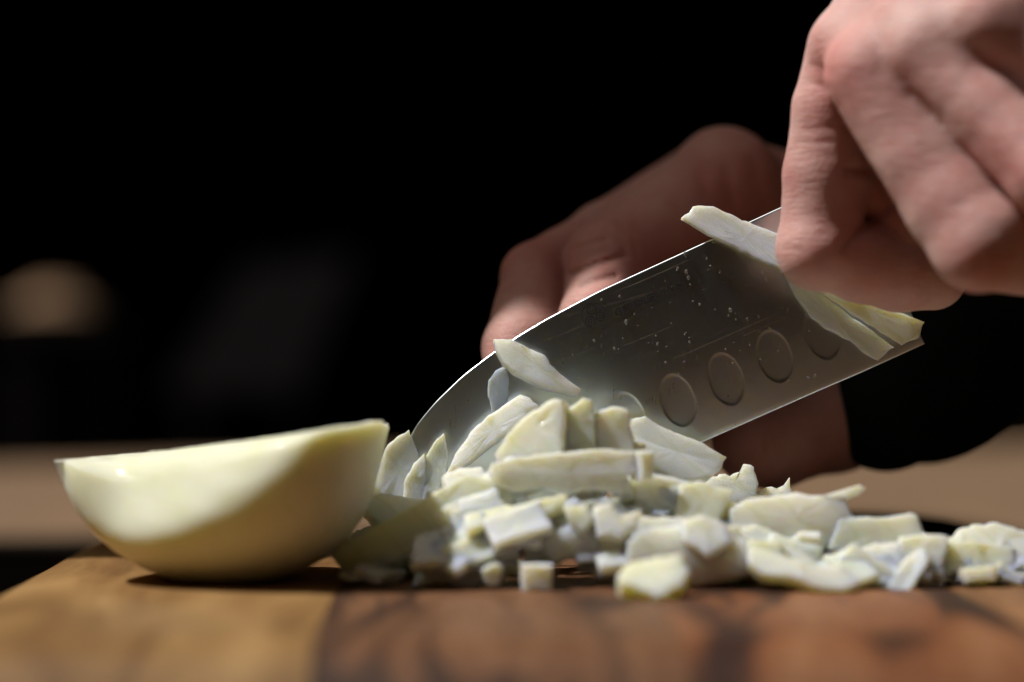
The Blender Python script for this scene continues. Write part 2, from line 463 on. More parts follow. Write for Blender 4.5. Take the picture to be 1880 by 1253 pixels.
# mound: stepped comb
T('onion_slice', [(913,838),(940,800),(969,769),(1000,747),(1023,734),(1038,738),(1043,751),(1040,845),(1003,850),(918,855)], 62.9, .9, 'leftmost stepped onion wedge on top of the mound', gz=.2, gx=-.25, bend=-.1)
T('onion_slice', [(1040,757),(1069,733),(1084,738),(1091,759),(1094,845),(1040,848)], 63.1, .8, 'middle stepped onion wedge on top of the mound', gz=.15)
T('onion_slice', [(1088,765),(1117,747),(1148,754),(1154,767),(1163,845),(1090,845)], 63.3, .8, 'right stepped onion wedge on top of the mound', gz=.15, gx=.1)
T('onion_slab', [(900,852),(950,840),(1008,833),(1097,824),(1166,829),(1172,862),(1148,880),(1143,908),(1090,900),(1033,912),(990,898),(944,905),(905,890)], 61.9, .4, 'wide curved onion slab across the front of the mound', gz=.05, bend=-.32, bdir=(0, 0, 1))
T('onion_dice', [(1166,828),(1191,828),(1190,881),(1167,881)], 61.9, .6, 'narrow grey onion block at the right end of the wide slab', gx=.5, rough=.015)
T('onion_slab', [(1140,876),(1189,868),(1262,885),(1245,975),(1186,970),(1145,945)], 62.6, .5, 'shaded flat onion slab under the petal shaped leaf', gz=-.05)
T('onion_leaf', [(1150,772),(1184,766),(1209,783),(1250,802),(1288,815),(1331,842),(1325,858),(1301,881),(1273,889),(1237,884),(1191,860),(1155,835)], 64.7, .28,
  'petal shaped onion leaf sticking out right of the mound under the cutting edge', gz=.5, gx=.25, bend=-.2, bdir=(.35, 0, .9), layers=1.5)
T('onion_slice', [(1296,880),(1330,872),(1338,876),(1362,867),(1365,853),(1378,855),(1388,883),(1392,915),(1355,930),(1325,925),(1290,905)], 65.7, .35, 'torn onion piece with a raised ragged spike right of the petal leaf', gz=.3, rough=.06)
T('onion_dice', [(1388,903),(1415,897),(1440,893),(1448,881),(1454,905),(1460,925),(1430,935),(1385,930)], 65.9, .4, 'ragged wet onion scrap behind the wide curved chunk', gz=.4, rough=.06)
T('onion_dice', [(1243,898),(1278,889),(1342,907),(1330,935),(1314,966),(1285,958),(1238,962)], 62.2, .6, 'bright angular onion chunk below the petal shaped leaf', gz=.5, gx=.2)
T('onion_dice', [(1337,937),(1374,917),(1453,907),(1500,912),(1547,916),(1565,948),(1535,985),(1511,1013),(1439,1028),(1390,1010),(1337,977)], 62.3, .8, 'big smooth curved onion chunk right of the centre with a stick on it', gz=.15, bend=-.45, bdir=(0, 0, 1))
T('onion_stick', [(1510,912),(1545,902),(1578,892),(1588,898),(1580,907),(1551,917),(1520,922)], 62.2, .25, 'thin onion stick pointing up right from the big curved chunk', gz=.3, rough=.01)
T('onion_dice', [(1535,955),(1580,950),(1627,951),(1668,943),(1682,948),(1696,985),(1690,1003),(1598,1008),(1520,1010)], 62.1, .6, 'long onion block with an upturned right end in front of the dark shade sheet', gz=.15, bend=-.4, bdir=(0, 0, 1))
T('onion_slice', [(1742,997),(1764,977),(1785,972),(1811,966),(1851,973),(1895,984),(1900,1052),(1858,1060),(1750,1045)], 62.5, .6, 'crumbly topped onion slice at the far right', gz=.5, rough=.06)
T('onion_dice', [(1728,1000),(1780,996),(1858,1008),(1862,1048),(1829,1056),(1722,1056)], 61.7, .7, 'grey shaded onion block before the crumbly slice', gz=.3)
T('onion_dice', [(1762,1046),(1831,1040),(1827,1068),(1771,1071)], 60.9, .5, 'small pale onion cube on the board below the grey block', gz=.3, rough=.015)
T('onion_dice', [(1650,990),(1696,984),(1738,990),(1728,1045),(1656,1050),(1645,1020)], 61.5, .6, 'rounded onion piece left of the grey block', gz=.3, bend=.2)
T('onion_slice', [(1573,1017),(1605,1003),(1655,1003),(1655,1045),(1598,1040)], 61.3, .45, 'small tilted onion slice under the long block', gz=.7)
T('onion_slice', [(1580,1055),(1630,1046),(1675,1046),(1716,1053),(1706,1068),(1640,1073)], 60.9, .35, 'flat onion flake lying on the board under the small tilted slice', gz=1.5)
T('onion_strip', [(1370,1010),(1417,1021),(1453,1035),(1507,1046),(1547,1046),(1578,1079),(1547,1090),(1500,1087),(1453,1070),(1400,1062),(1372,1040)], 59.9, .45, 'long white onion strip reaching out onto the board on the right', gz=.8)
T('onion_dice', [(1375,993),(1433,995),(1440,1027),(1402,1030),(1374,1022)], 60.7, .5, 'square onion dice resting above the long white strip', gz=.3)
T('onion_dice', [(1148,998),(1180,975),(1250,964),(1330,975),(1372,1002),(1375,1060),(1280,1078),(1190,1068),(1150,1040)], 60.9, 1.0, 'large rounded onion lump at the middle of the pile front', gz=.2, bend=-.6, bdir=(0, 0, 1))
T('onion_dice', [(1250,962),(1285,952),(1330,965),(1345,1000),(1300,1028),(1255,1000)], 60.6, .5, 'greenish onion dice lying over the large rounded lump', gz=.5)
T('onion_dice', [(1130,1072),(1150,1050),(1200,1040),(1250,1041),(1266,1070),(1255,1093),(1205,1112),(1185,1101),(1140,1092)], 58.7, .8, 'bright white onion lump alone on the board nearest the lens', gz=.9, bend=.1, rough=.06)
T('onion_dice', [(955,1034),(1015,1034),(1013,1083),(958,1085)], 60.2, .65, 'neat square onion cube alone on the board under the mound', rough=.01)
T('onion_dice', [(1033,934),(1077,930),(1087,956),(1070,985),(1050,967)], 60.9, .35, 'pointed onion chip in the middle of the pile front', gz=.4)
T('onion_dice', [(1088,937),(1121,926),(1140,950),(1177,941),(1167,970),(1140,992),(1096,987)], 60.9, .4, 'notched onion chip beside the pointed chip', gz=.4)
T('onion_slice', [(928,938),(980,925),(1041,912),(1023,943),(967,977),(928,966)], 61.2, .45, 'lilac tinged onion wedge below the wide slab', gz=.5)
T('onion_slice', [(812,996),(845,982),(880,970),(877,1001),(840,1024),(820,1014)], 61.0, .3, 'lit onion wedge with fine ribs at the left of the pile', gz=.5, layers=12)
T('onion_dice', [(806,1033),(831,1008),(879,1018),(885,1045),(846,1060),(811,1050)], 60.8, .5, 'pale onion dice under the ribbed wedge', gz=.5)
T('onion_dice', [(883,1046),(909,1031),(922,1038),(917,1074),(896,1074)], 60.4, .3, 'small greenish onion chip left of the square cube')
T('onion_dice', [(879,979),(916,966),(952,992),(948,1026),(898,1034)], 61.1, .5, 'rounded onion dice right of the ribbed wedge', gz=.5)
T('onion_slice', [(1090,1023),(1140,1014),(1155,1042),(1103,1050)], 60.7, .35, 'thin bright onion slice between the cube and the large lump', gz=.9)
T('onion_dice', [(812,885),(840,866),(885,864),(908,900),(862,912),(820,908)], 63.6, .5, 'lit onion dice at the left foot of the mound top', gz=.7)
T('onion_slice', [(1040,985),(1100,975),(1150,985),(1140,1025),(1060,1035)], 61.2, .5, 'warm shaded onion slice above the thin bright one', gz=.3)
T('onion_slice', [(960,985),(1030,975),(1050,1010),(1030,1035),(960,1035)], 61.3, .5, 'warm shaded onion slice right above the square cube', gz=.3)

# filler pieces: every other dice of the heap, built once per shape and copied
protos = []
for i in range(18):
    a = rng.uniform(.32, .6); b = rng.uniform(.45, 1.35) if i % 3 else rng.uniform(1.3, 1.9); sk = rng.uniform(-.25, .3)
    pts = [Vector((-a, -b*.5, 0)), Vector((a*.9, -b*.55+sk*.4, 0)), Vector((a+sk*.5, b*.45, 0)), Vector((-a*.85+sk, b*.55, 0))]
    if i % 4 == 0: pts.insert(3, Vector((a*.2, b*.75, 0)))
    if i % 5 == 0: pts[1:2] = [Vector((a*.1, -b*.72, 0)), Vector((a*.9, -b*.3, 0))]
    pts = [p*.85 for p in pts]
    V, Fc, c = chip_mesh(pts, rng.uniform(.13, .34), Vector((0, 0, 1)), rng.uniform(.15, .45)*rng.choice((-1, 1)), Vector((1, 0, 0)), .035, res=.14, seed=50+i)
    me = bpy.data.meshes.new('onion_dice'); me.from_pydata([tuple(Vector(v)*S) for v in V], [], [tuple(f) for f in Fc])
    bm = bmesh.new(); bm.from_mesh(me); bmesh.ops.recalc_face_normals(bm, faces=bm.faces); bm.to_mesh(me); bm.free()
    me.polygons.foreach_set('use_smooth', [True]*len(me.polygons)); me.materials.append(M_on)
    crisp(me); protos.append(me)
# height of the heap along x (photo pixels -> cm), ridge near y=63.4
HX = [(640, .5), (700, .9), (760, 1.2), (820, 1.9), (880, 2.9), (940, 3.5), (1000, 3.9), (1100, 3.9), (1180, 3.3), (1250, 2.6), (1320, 2.0), (1400, 1.6), (1500, 1.5), (1600, 1.15), (1700, .8), (1800, .8), (1950, .7)]
THIN = 100
def heap_h(px): return np.interp(px, [a for a, _ in HX], [b for _, b in HX])
placed = []
def filler(px, y, z, flat=.5):
    me = protos[rng.randrange(len(protos))]
    o = bpy.data.objects.new('onion_dice', me); col.objects.link(o)
    o.location = Vector(((px-940)*y/F, y, z))*S
    o.rotation_euler = (rng.uniform(-1, 1)*flat*1.2, rng.uniform(-1, 1)*flat*1.2, rng.uniform(0, 6.28))
    placed.append(o)
tries = 0
while len(placed) < 235 and tries < 4000:
    tries += 1
    px = rng.uniform(650, 1930); y = rng.uniform(61.4, 66.0)
    h = heap_h(px)*max(0, 1-((y-63.9)/3.9)**2)
    if h < .2: continue
    z = h*rng.random()**.45
    filler(px, y, max(.2, z-.15), .35 if z < .5 else .9)
n0_ = len(placed); tries = 0
while len(placed) < n0_+75 and tries < 5000:
    tries += 1
    px = rng.uniform(790, 1860); y = rng.uniform(60.6, 62.6)
    h = heap_h(px)*max(0, 1-((y-63.9)/4.3)**2)
    z = h*rng.uniform(.25, .95)
    if h < .35 or (955-35 < px < 1013+35 and z < 1.0): continue
    me = protos[rng.choice([k for k in range(18) if k % 3 == 0])]
    o = bpy.data.objects.new('onion_slice', me); col.objects.link(o)
    o.location = Vector(((px-940)*y/F, y, max(z, .2)))*S
    k_ = rng.uniform(.85, 1.15); o.rotation_euler = Matrix.Rotation(rng.gauss(1.0, .3), 3, 'X').to_4x4().__matmul__(Matrix.Rotation(rng.gauss(1.57, .55), 4, 'Z')).to_euler(); o.scale = (k_, k_, k_)
    placed.append(o)
named = [o for o in ALL]
for o in placed:
    def gap(q): d_ = o.location-q.location; return Vector((d_.x, d_.y*.35, d_.z)).length
    q = min(named, key=gap); d_ = (o.location-q.location)/S
    if abs(d_.x) > abs(d_.z)*1.2: rel = 'left of' if d_.x < 0 else 'right of'
    else: rel = 'above' if d_.z > 0 else 'below'
    what = SHORT[q.name]
    xs_ = [v.co.y for v in o.data.vertices]; ln = (max(xs_)-min(xs_))/S; ld = 'long' if ln > 1.35 else ('stubby' if ln > .85 else 'tiny')
    tilt = abs(math.cos(o.rotation_euler.x)*math.cos(o.rotation_euler.y)); td = 'flat' if tilt > .9 else ('slanting' if tilt > .62 else 'steep')
    kind_ = '%s %s onion dice' % (ld, td)
    tag(o, '%s %s the %s' % (kind_, rel, what), 'onion piece', '%s %s the %s' % (kind_, rel, what))

# ------------------------------------------------------------------ knife
knife = empty('kitchen_knife', P(1200, 600, BD))
tag(knife, 'broad steel kitchen knife with oval hollows, tip on the board, held by two hands', 'knife')
KL = knife.location/S
# blade frame: origin at heel, u towards the tip, v towards the spine
heel = P(1697, 632, BD); tip = P(712, 1042, BD)
U = (tip-heel); LB = U.length; U.normalize(); Vd = Vector((U.z, 0, -U.x)); Vd = Vd if Vd.z > 0 else -Vd
def buv(px, py):
    q = P(px, py, BD)-heel; return q.dot(U), q.dot(Vd)
spine_px = [(1560,323),(1425,385),(1250,466),(1100,535),(1000,588),(950,618),(905,648),(850,690),(800,738),(765,780),(747,812),(734,860),(722,930),(714,1000),(711,1040)]
edge_px = [(1697,632),(1580,685),(1480,728),(1300,808),(1100,892),(930,960),(800,1010),(730,1035),(711,1042)]
sp = [buv(*p) for p in spine_px]; ed = [buv(*p) for p in edge_px]
dimples = [buv(x, y) for x, y in ((1153,768),(1244,735),(1332,696),(1421,654),(1508,612))]
th_dimple = math.radians(74)
def dimple_depth(u, v):
    m = 0
    for (a, b) in dimples:
        du, dv = u-a, v-b
        # long axis a bit off the perpendicular
        e = (du*math.cos(.08)+dv*math.sin(.08))/.47, (-du*math.sin(.08)+dv*math.cos(.08))/.74
        r2 = e[0]**2+e[1]**2
        if r2 < 1: m = max(m, .010*(1-r2)+.008*(1-r2**14))
    return m
def blade_th(e):
    if e < .12: return .006+e*.12
    return .0204+.115*math.sin(min(1, (e-.12)/2.6)*math.pi/2)**1.0
def blade():
    # loft between edge curve and spine curve with matching stations
    NU, NV = 560, 120
    def curve(pts):
        P_ = np.array(pts); d = np.r_[0, np.cumsum(np.hypot(*np.diff(P_, axis=0).T))]; return P_, d/d[-1]
    Ps, ds = curve(sp); Pe, de = curve(ed)
    # smooth the curves a little
    tt = np.linspace(0, 1, NU+1)
    def smooth(P_, d):
        x = np.interp(tt, d, P_[:, 0]); y = np.interp(tt, d, P_[:, 1])
        for _ in range(60):
            x[1:-1] = (x[:-2]+2*x[1:-1]+x[2:])/4; y[1:-1] = (y[:-2]+2*y[1:-1]+y[2:])/4
        return x, y
    sx, sy = smooth(Ps, ds); ex, ey = smooth(Pe, de)
    V = []; Fc = []
    for side in (-1, 1):
        for i in range(NU+1):
            for j in range(NV+1):
                hgt_ = max(math.hypot(sx[i]-ex[i], sy[i]-ey[i]), .02); cz = min(.018, hgt_*.2)
                f = j/(NV-2)*(1-cz/hgt_) if j <= NV-2 else 1-(NV-j)*.5*cz/hgt_
                u = ex[i]*(1-f)+sx[i]*f; v = ey[i]*(1-f)+sy[i]*f
                hw = .10
                dist_edge = f*math.hypot(sx[i]-ex[i], sy[i]-ey[i])
                t = blade_th(dist_edge)
                sd = (1-f)*hgt_
                if sd < cz: t = min(t, max(.02, t-(cz-sd)*1.0))
                if side < 0: t -= dimple_depth(u, v)*min(1, t/.045)
                p = heel + U*u + Vd*v
                p = Vector((p.x, bdepth(p.z)+side*max(t, .004), p.z))
                V.append(tuple(p-KL))
    o_ = (NU+1)*(NV+1); n = NV+1
    for i in range(NU):
        for j in range(NV):
            a = i*n+j
            Fc.append((a, a+1, a+n+1, a+n)); Fc.append((o_+a, o_+a+n, o_+a+n+1, o_+a+1))
    sp_f = []
    for i in range(NU): Fc.append((i*n, i*n+n, o_+i*n+n, o_+i*n))
    for i in range(NU):
        a = i*n+NV; Fc.append((a, o_+a, o_+a+n, a+n)); sp_f.append(len(Fc)-1)
    for j in range(NV): Fc.append((j, o_+j, o_+j+1, j+1))
    return V, Fc, sp_f
V, Fc, spf = blade()
bl = mesh_obj('blade', V, Fc, M_steel, knife); bl.data.materials.append(M_edge)
for f in spf: bl.data.polygons[f].material_index = 1; bl.data.polygons[f].use_smooth = False
for e_i in ():
    pass
at = bl.data.attributes.new('sharp_edge', 'BOOLEAN', 'EDGE') if 'sharp_edge' not in bl.data.attributes else bl.data.attributes['sharp_edge']
spset = set()
for f in spf:
    for ek in bl.data.polygons[f].edge_keys: spset.add(ek)
vals = [tuple(sorted(e.vertices)) in spset for e in bl.data.edges]
at.data.foreach_set('value', vals)

# handle and bolster inside the fist
def loft(rings, mat, name, parent, base, cap=True):
    V = []; Fc = []; N = len(rings[0])
    for r in rings: V += [tuple(Vector(p)-base) for p in r]
    for i in range(len(rings)-1):
        for j in range(N): Fc.append((i*N+j, i*N+(j+1) % N, (i+1)*N+(j+1) % N, (i+1)*N+j))
    Fc.append(list(range(N))[::-1]); Fc.append([(len(rings)-1)*N+j for j in range(N)])
    return mesh_obj(name, V, Fc, mat, parent)
hd = (P(2150, 195, BD)-P(1640, 430, BD)).normalized(); hp = Vector((-hd.z, 0, hd.x))
def ring(c, a, b, n=24): return [c + hp*(a*math.copysign(abs(math.cos(t))**.75, math.cos(t))) + Vector((0, 1, 0))*(b*math.sin(t)) for t in [2*math.pi*i/n for i in range(n)]]
h0 = P(1640, 430, BD)
loft([ring(h0+hd*s, a, b) for s, a, b in ((-.4, 1.3, .12), (0, 1.35, .45), (1.0, 1.25, .8), (1.6, 1.2, .85))], M_edge, 'bolster', knife, KL)
loft([ring(h0+hd*s, a, b) for s, a, b in ((1.6, 1.2, .86), (3, 1.1, .95), (6, 1.25, 1.0), (9, 1.2, .95), (11.5, 1.4, .95), (12, 1.1, .7))], M_handle, 'handle', knife, KL)

# etched maker's mark and lettering
def blade_matrix(slope):
    a = math.radians(slope); X_ = Vector((math.cos(a), -LEAN*math.sin(a), math.sin(a))).normalized(); Y_ = Vector((-math.sin(a), -LEAN*math.cos(a), math.cos(a))).normalized()
    Z_ = X_.cross(Y_); return Matrix((X_, Y_, Z_)).transposed().to_euler()
def text_on_blade(s, px, py, size, name='lettering', slope=25.0):
    cu = bpy.data.curves.new(name, 'FONT'); cu.body = s; cu.size = size*S; cu.extrude = .0004*S; cu.offset = .008*S; cu.space_character = 1.08
    o = bpy.data.objects.new(name, cu); col.objects.link(o)
    bpy.context.view_layer.update()
    me = bpy.data.meshes.new_from_object(o.evaluated_get(bpy.context.evaluated_depsgraph_get()))
    bpy.data.objects.remove(o); me.materials.clear(); me.materials.append(M_etch)
    o = bpy.data.objects.new(name, me); col.objects.link(o)
    p = P(px, py, BD); th = blade_th((p-heel).dot(Vd))
    p = Vector((p.x, bdepth(p.z)-th-.004, p.z))
    o.parent = knife; o.location = (p-KL)*S
    o.rotation_euler = blade_matrix(slope)
    return o
text_on_blade('GERDLER-UFER', 1131, 583, .30)
def rosette():
    V = []; Fc = []
    c = P(1090, 580, BD)
    def ringstroke(cx, cz, r, wd, n=20, a0=0, a1=6.2832):
        b = len(V)
        for i in range(n+1):
            a = a0+(a1-a0)*i/n
            for rr in (r-wd, r+wd): V.append((cx+rr*math.cos(a), 0, cz+rr*math.sin(a)))
        for i in range(n): Fc.append((b+2*i, b+2*i+1, b+2*i+3, b+2*i+2))
    for k in range(3):
        a = math.radians(90+24+120*k-120); ringstroke(.18*math.cos(a), .18*math.sin(a), .125, .014)
    for k in range(3):
        a = math.radians(90+24+120*k-120); ringstroke(.18*math.cos(a), .18*math.sin(a), .05, .012)
    ringstroke(0, 0, .345, .011, 30, .3, 5.8)
    p = Vector((c.x, bdepth(c.z)-blade_th((c-heel).dot(Vd))-.004, c.z))
    o = mesh_obj('emblem', V, Fc, M_etch, knife, smooth=False); o.location = (p-KL)*S
    o.rotation_euler = (math.radians(.7), 0, 0)
rosette()
def scratches():
    r3 = random.Random(11); V = []; Fc = []
    L_ = [((1075,727),(1450,565),1.0),((1105,650),(1275,580),.7),((1010,588),(1250,520),.8),((1120,540),(1275,472),1.3),((1180,695),(1560,530),.7),((960,640),(1090,590),.8),((985,680),(1130,620),.7),((1090,745),(1200,700),.8),((1240,720),(1285,700),1.1),((1290,690),(1450,625),.6)]
    for _ in range(46):
        x = r3.uniform(900, 1540); y = np.interp(x, [900, 1425, 1600], [660, 392, 320])+r3.uniform(15, 300)
        l = r3.choice((20, 35, 60, 110)); a = math.radians(r3.gauss(-24, 5))
        L_.append(((x, y), (x+l*math.cos(a), y+l*math.sin(a)), r3.uniform(.35, .6)))
    for (a, b, wd) in L_:
        if b[1] > np.interp(b[0], [1260, 1697], [812, 632])-10: continue
        n = 8; base = len(V)
        for i in range(n+1):
            f = i/n; x = a[0]+(b[0]-a[0])*f; y = a[1]+(b[1]-a[1])*f+2*math.sin(f*3.1)
            for sg in (-1, 1):
                p = P(x, y+sg*wd*.55*math.sin(math.pi*(.08+.84*f)), BD); v_ = (p-heel).dot(Vd); th = blade_th(v_)
                V.append(tuple(Vector((p.x, bdepth(p.z)-max(th, .01)-.0025, p.z))-KL))
        for i in range(n): q = base+2*i; Fc.append((q, q+1, q+3, q+2))
    o = mesh_obj('scratches', V, Fc, M_scr, knife, smooth=False); o['kind'] = 'stuff'
scratches()
# juice drops and crumbs on the blade (nobody could count them)
bm = bmesh.new()
r2 = random.Random(3)
spots = [(1257,468,8,4),(1243,494,5,3),(1259,500,6,4),(1263,510,6,4),(1399,501,5,4),(1405,514,6,4),(1321,500,4,3),(1206,632,5,3),(1221,666,4,3),(1104,551,4,3),(1137,545,4,3),(1131,775,3,3),(1495,690,5,4),(1483,694,5,4),(1447,700,4,4),(1309,444,5,4),(1283,559,3,3),(1350,587,3,2),(1265,629,5,3),(1149,592,7,4),(1127,640,4,3),(1315,757,4,3),(1297,475,4,3),(1090,626,4,3),(1340,570,6,4)]
for _ in range(110): spots.append((r2.uniform(1040, 1560), 0, r2.uniform(1, 2.6), 0))
for (x, y, a, b) in spots:
    if y == 0:
        ys = np.interp(x, [900, 1425, 1600], [655, 385, 310]); y = ys+r2.uniform(25, 290)
        if y > np.interp(x, [1260, 1697], [812, 632])-12: continue
        b = a
    p = P(x, y, BD); v_ = (p-heel).dot(Vd); th = blade_th(v_)
    p = Vector((p.x, bdepth(p.z)-th+.002, p.z)); k = BD/F
    bmesh.ops.create_icosphere(bm, subdivisions=2, radius=1, matrix=Matrix.Translation(p-KL) @ Matrix.Rotation(r2.uniform(-.5, .5), 4, 'Y') @ Matrix.Diagonal((b*k*.8, .018+.2*k*b, a*k*.8, 1)))
dr = bm_obj('juice_drops', bm, M_drop, knife, smooth=True); dr['kind'] = 'stuff'

# ------------------------------------------------------------------ hands (signed distance field -> surface nets)
def surface_nets(f, org, vs):
    s = f < 0
    nx, ny, nz = f.shape
    cell = np.zeros((nx-1, ny-1, nz-1), bool)
    c = [s[i:nx-1+i, j:ny-1+j, k:nz-1+k] for i in (0, 1) for j in (0, 1) for k in (0, 1)]
    cnt = sum(x.astype(np.int8) for x in c); cell = (cnt > 0) & (cnt < 8)
    ids = -np.ones(cell.shape, int); ii = np.argwhere(cell); ids[cell] = np.arange(len(ii))
    acc = np.zeros((len(ii), 3)); n = np.zeros(len(ii))
    I, J, K = ii.T
    for ax in range(3):
        for a in (0, 1):
            for b in (0, 1):
                o0 = [0, 0, 0]; o1 = [0, 0, 0]; oth = [q for q in range(3) if q != ax]
                o0[oth[0]] = o1[oth[0]] = a; o0[oth[1]] = o1[oth[1]] = b; o1[ax] = 1
                f0 = f[I+o0[0], J+o0[1], K+o0[2]]; f1 = f[I+o1[0], J+o1[1], K+o1[2]]
                m = (f0 < 0) != (f1 < 0); t = np.where(m, f0/np.where(m, f0-f1, 1), 0)
                pt = np.tile(np.array(o0, float), (len(ii), 1)); pt[:, ax] += t
                acc[m] += pt[m]; n[m] += 1
    V = org + vs*(ii + acc/n[:, None])
    Fs = []
    for ax in range(3):
        b_, c_ = (ax+1) % 3, (ax+2) % 3
        sl0 = [slice(1, -1)]*3; sl0[ax] = slice(0, -1); sl1 = list(sl0); sl1[ax] = slice(1, None)
        A = s[tuple(sl0)]; B = s[tuple(sl1)]
        e = np.argwhere(A != B); inside = A[tuple(e.T)]
        off = np.ones(3, int); off[ax] = 0; e = e+off
        def g(db, dc):
            q = e.copy(); q[:, b_] += db; q[:, c_] += dc; return ids[q[:, 0], q[:, 1], q[:, 2]]
        q = np.stack([g(-1, -1), g(0, -1), g(0, 0), g(-1, 0)], 1)
        q[~inside] = q[~inside][:, ::-1]; Fs.append(q)
    Fq = np.concatenate(Fs); Fq = Fq[(Fq >= 0).all(1)]
    return V, Fq
def rcone(X, a, b, ra, rb):
    a = np.array(a, np.float32); b = np.array(b, np.float32); ab = b-a; L2 = ab @ ab; ra = np.float32(ra); rb = np.float32(rb)
    t = np.clip(((X-a) @ ab)/L2, 0, 1)
    return np.linalg.norm(X-(a+t[..., None]*ab), axis=-1)-(ra+(rb-ra)*t)
def smin(a, b, k):
    h = np.clip(.5+.5*(b-a)/k, 0, 1); return b+(a-b)*h-k*h*(1-h)
def px_r(r, d): return r*d/F
def chain(X, nodes, k=.25):
    d = None
    for (p0, p1) in zip(nodes, nodes[1:]):
        q = rcone(X, P(*p0[:3]), P(*p1[:3]), px_r(p0[3], p0[2]), px_r(p1[3], p1[2]))
        d = q if d is None else smin(d, q, k)
    return d
def cheap_noise(X, s, ph):
    x, y, z = X[..., 0]*s, X[..., 1]*s, X[..., 2]*s
    return (np.sin(x+1.7*np.sin(y*.8+ph)+ph)+np.sin(y*1.3+1.3*np.sin(z*.9+ph*2))+np.sin(z*1.1+1.5*np.sin(x*.7+ph)))/3
def smooth_mesh(o, it=2):
    m = o.modifiers.new('smooth', 'SMOOTH'); m.factor = .5; m.iterations = it
def hand_mesh(name, fn, lo, hi, vs, mat):
    lo = np.array(lo); n = np.ceil((np.array(hi)-lo)/vs).astype(int)
    g = np.stack(np.meshgrid(*[lo[i]+vs*np.arange(n[i]) for i in range(3)], indexing='ij'), -1).astype(np.float32)
    f = fn(g)
    V, Fq = surface_nets(f, lo, vs)
    c = V.mean(0)
    o = mesh_obj(name, V-c, Fq, mat); o.location = Vector(c)*S; smooth_mesh(o); return o

def creases(X, d, specs, ymax):
    """grooves sculpted along lines on the side of the hand that faces the lens"""
    px = 940+X[..., 0]*F/X[..., 1]; py = np.float32(626.5)+(HC-X[..., 2])*F/X[..., 1]
    near = X[..., 1] < ymax
    for (pts, rad, depth) in specs:
        m = None
        for (a, b) in zip(pts, pts[1:]):
            ax, ay = a; bx, by = b; L2 = (bx-ax)**2+(by-ay)**2
            t = np.clip(((px-ax)*(bx-ax)+(py-ay)*(by-ay))/L2, 0, 1)
            q = np.hypot(px-ax-t*(bx-ax), py-ay-t*(by-ay)); m = q if m is None else np.minimum(m, q)
        d = d + np.where(near, depth*np.exp(-(m/rad)**2), 0)
    return d
def right_hand(X):
    idx = chain(X, [(1557, 95, 63.6, 76), (1530, 200, 63.8, 74), (1518, 320, 64.0, 79), (1506, 448, 64.1, 76), (1585, 482, 64.3, 74), (1650, 500, 64.6, 72), (1712, 506, 65.0, 64)], .18)
    mid = chain(X, [(1604, 135, 61.9, 92), (1690, 285, 61.3, 88), (1752, 375, 60.8, 90), (1800, 440, 60.4, 93), (1960, 470, 62.8, 84), (2060, 380, 64.5, 72)], .2)
    rin = chain(X, [(1700, 100, 61.0, 80), (1815, 205, 60.1, 78), (1930, 320, 59.0, 80), (2060, 390, 61.5, 74), (2120, 300, 64, 66)], .2)
    pin = chain(X, [(1835, 35, 60.0, 78), (1945, 125, 59.6, 76), (2050, 215, 58.4, 66), (2130, 260, 61, 60), (2170, 200, 63, 54)], .2)
    thb = chain(X, [(1800, -120, 67, 100), (1740, 120, 68.6, 78), (1680, 280, 68.6, 70), (1600, 380, 68.0, 58)], .3)
    back = chain(X, [(1585, 85, 63.2, 84), (1900, -420, 67, 175)], .3)
    for a in ((1650, 100, 62.2, 90), (1720, 70, 61, 84), (1835, 30, 60, 84)):
        back = smin(back, chain(X, [a, (1930, -420, 66, 175)]), .8)
    back = smin(back, chain(X, [(1930, -420, 66.5, 178), (2080, -900, 72, 190)]), .8)
    palm = chain(X, [(1700, 100, 63.5, 110), (1900, 60, 62.5, 120), (1960, 260, 62.5, 90)])
    d = smin(smin(idx, mid, .1), smin(rin, pin, .3), .22)
    d = smin(d, smin(back, palm, .5), .45)
    # web of skin inside the bent index finger
    web = chain(X, [(1600, 330, 64.5, 50), (1660, 430, 64.6, 62)])
    d = smin(d, web, .12)
    d = smin(d, thb, .3)
    d = smin(d, chain(X, [(1575, 190, 64.6, 60), (1592, 335, 64.9, 62)]), .5)
    d = smin(d, chain(X, [(1690, 60, 61.6, 88), (1790, 90, 61.0, 84), (1860, 60, 60.8, 84)]), .35)
    # knuckle bumps
    for (x, y, z, r) in ((1560, 80, 63.0, 66), (1690, 92, 60.9, 62), (1500, 462, 63.9, 72), (1796, 466, 60.1, 66), (1832, 30, 59.9, 58)):
        q = np.linalg.norm(X-np.float32(P(x, y, z)), axis=-1)-px_r(r, z); d = smin(d, q, .3)
    d = creases(X, d, [([(1672, 178), (1727, 213), (1791, 262), (1840, 312), (1900, 372)], 16, .04),
                       ([(1785, 128), (1816, 149), (1890, 190), (1940, 225)], 16, .04),
                       ([(1535, 200), (1600, 310), (1637, 378)], 10, .04),
                       ([(1560, 312), (1598, 312), (1618, 337), (1634, 378)], 9, .10),
                       ([(1630, 384), (1602, 398), (1578, 421), (1550, 455)], 10, .10),
                       ([(1764, 502), (1782, 494), (1800, 476)], 6, .07), ([(1480, 240), (1530, 232)], 6, .03), ([(1470, 262), (1525, 262)], 6, .03),
                       ([(1440, 455), (1475, 462)], 6, .02), ([(1490, 120), (1530, 135)], 6, .03), ([(1486, 150), (1520, 165)], 6, .03)], 67)
    d = d + .006*cheap_noise(X, 2.6, 1.) + .006*cheap_noise(X, 9, 2.)
    return d
lo = P(1400, 640, 66); hi = P(2250, -700, 66)
rh = hand_mesh('hand', right_hand, (6.2, 56.6, 6.3), (18.5, 70.5, 18.5), .072, M_skin)
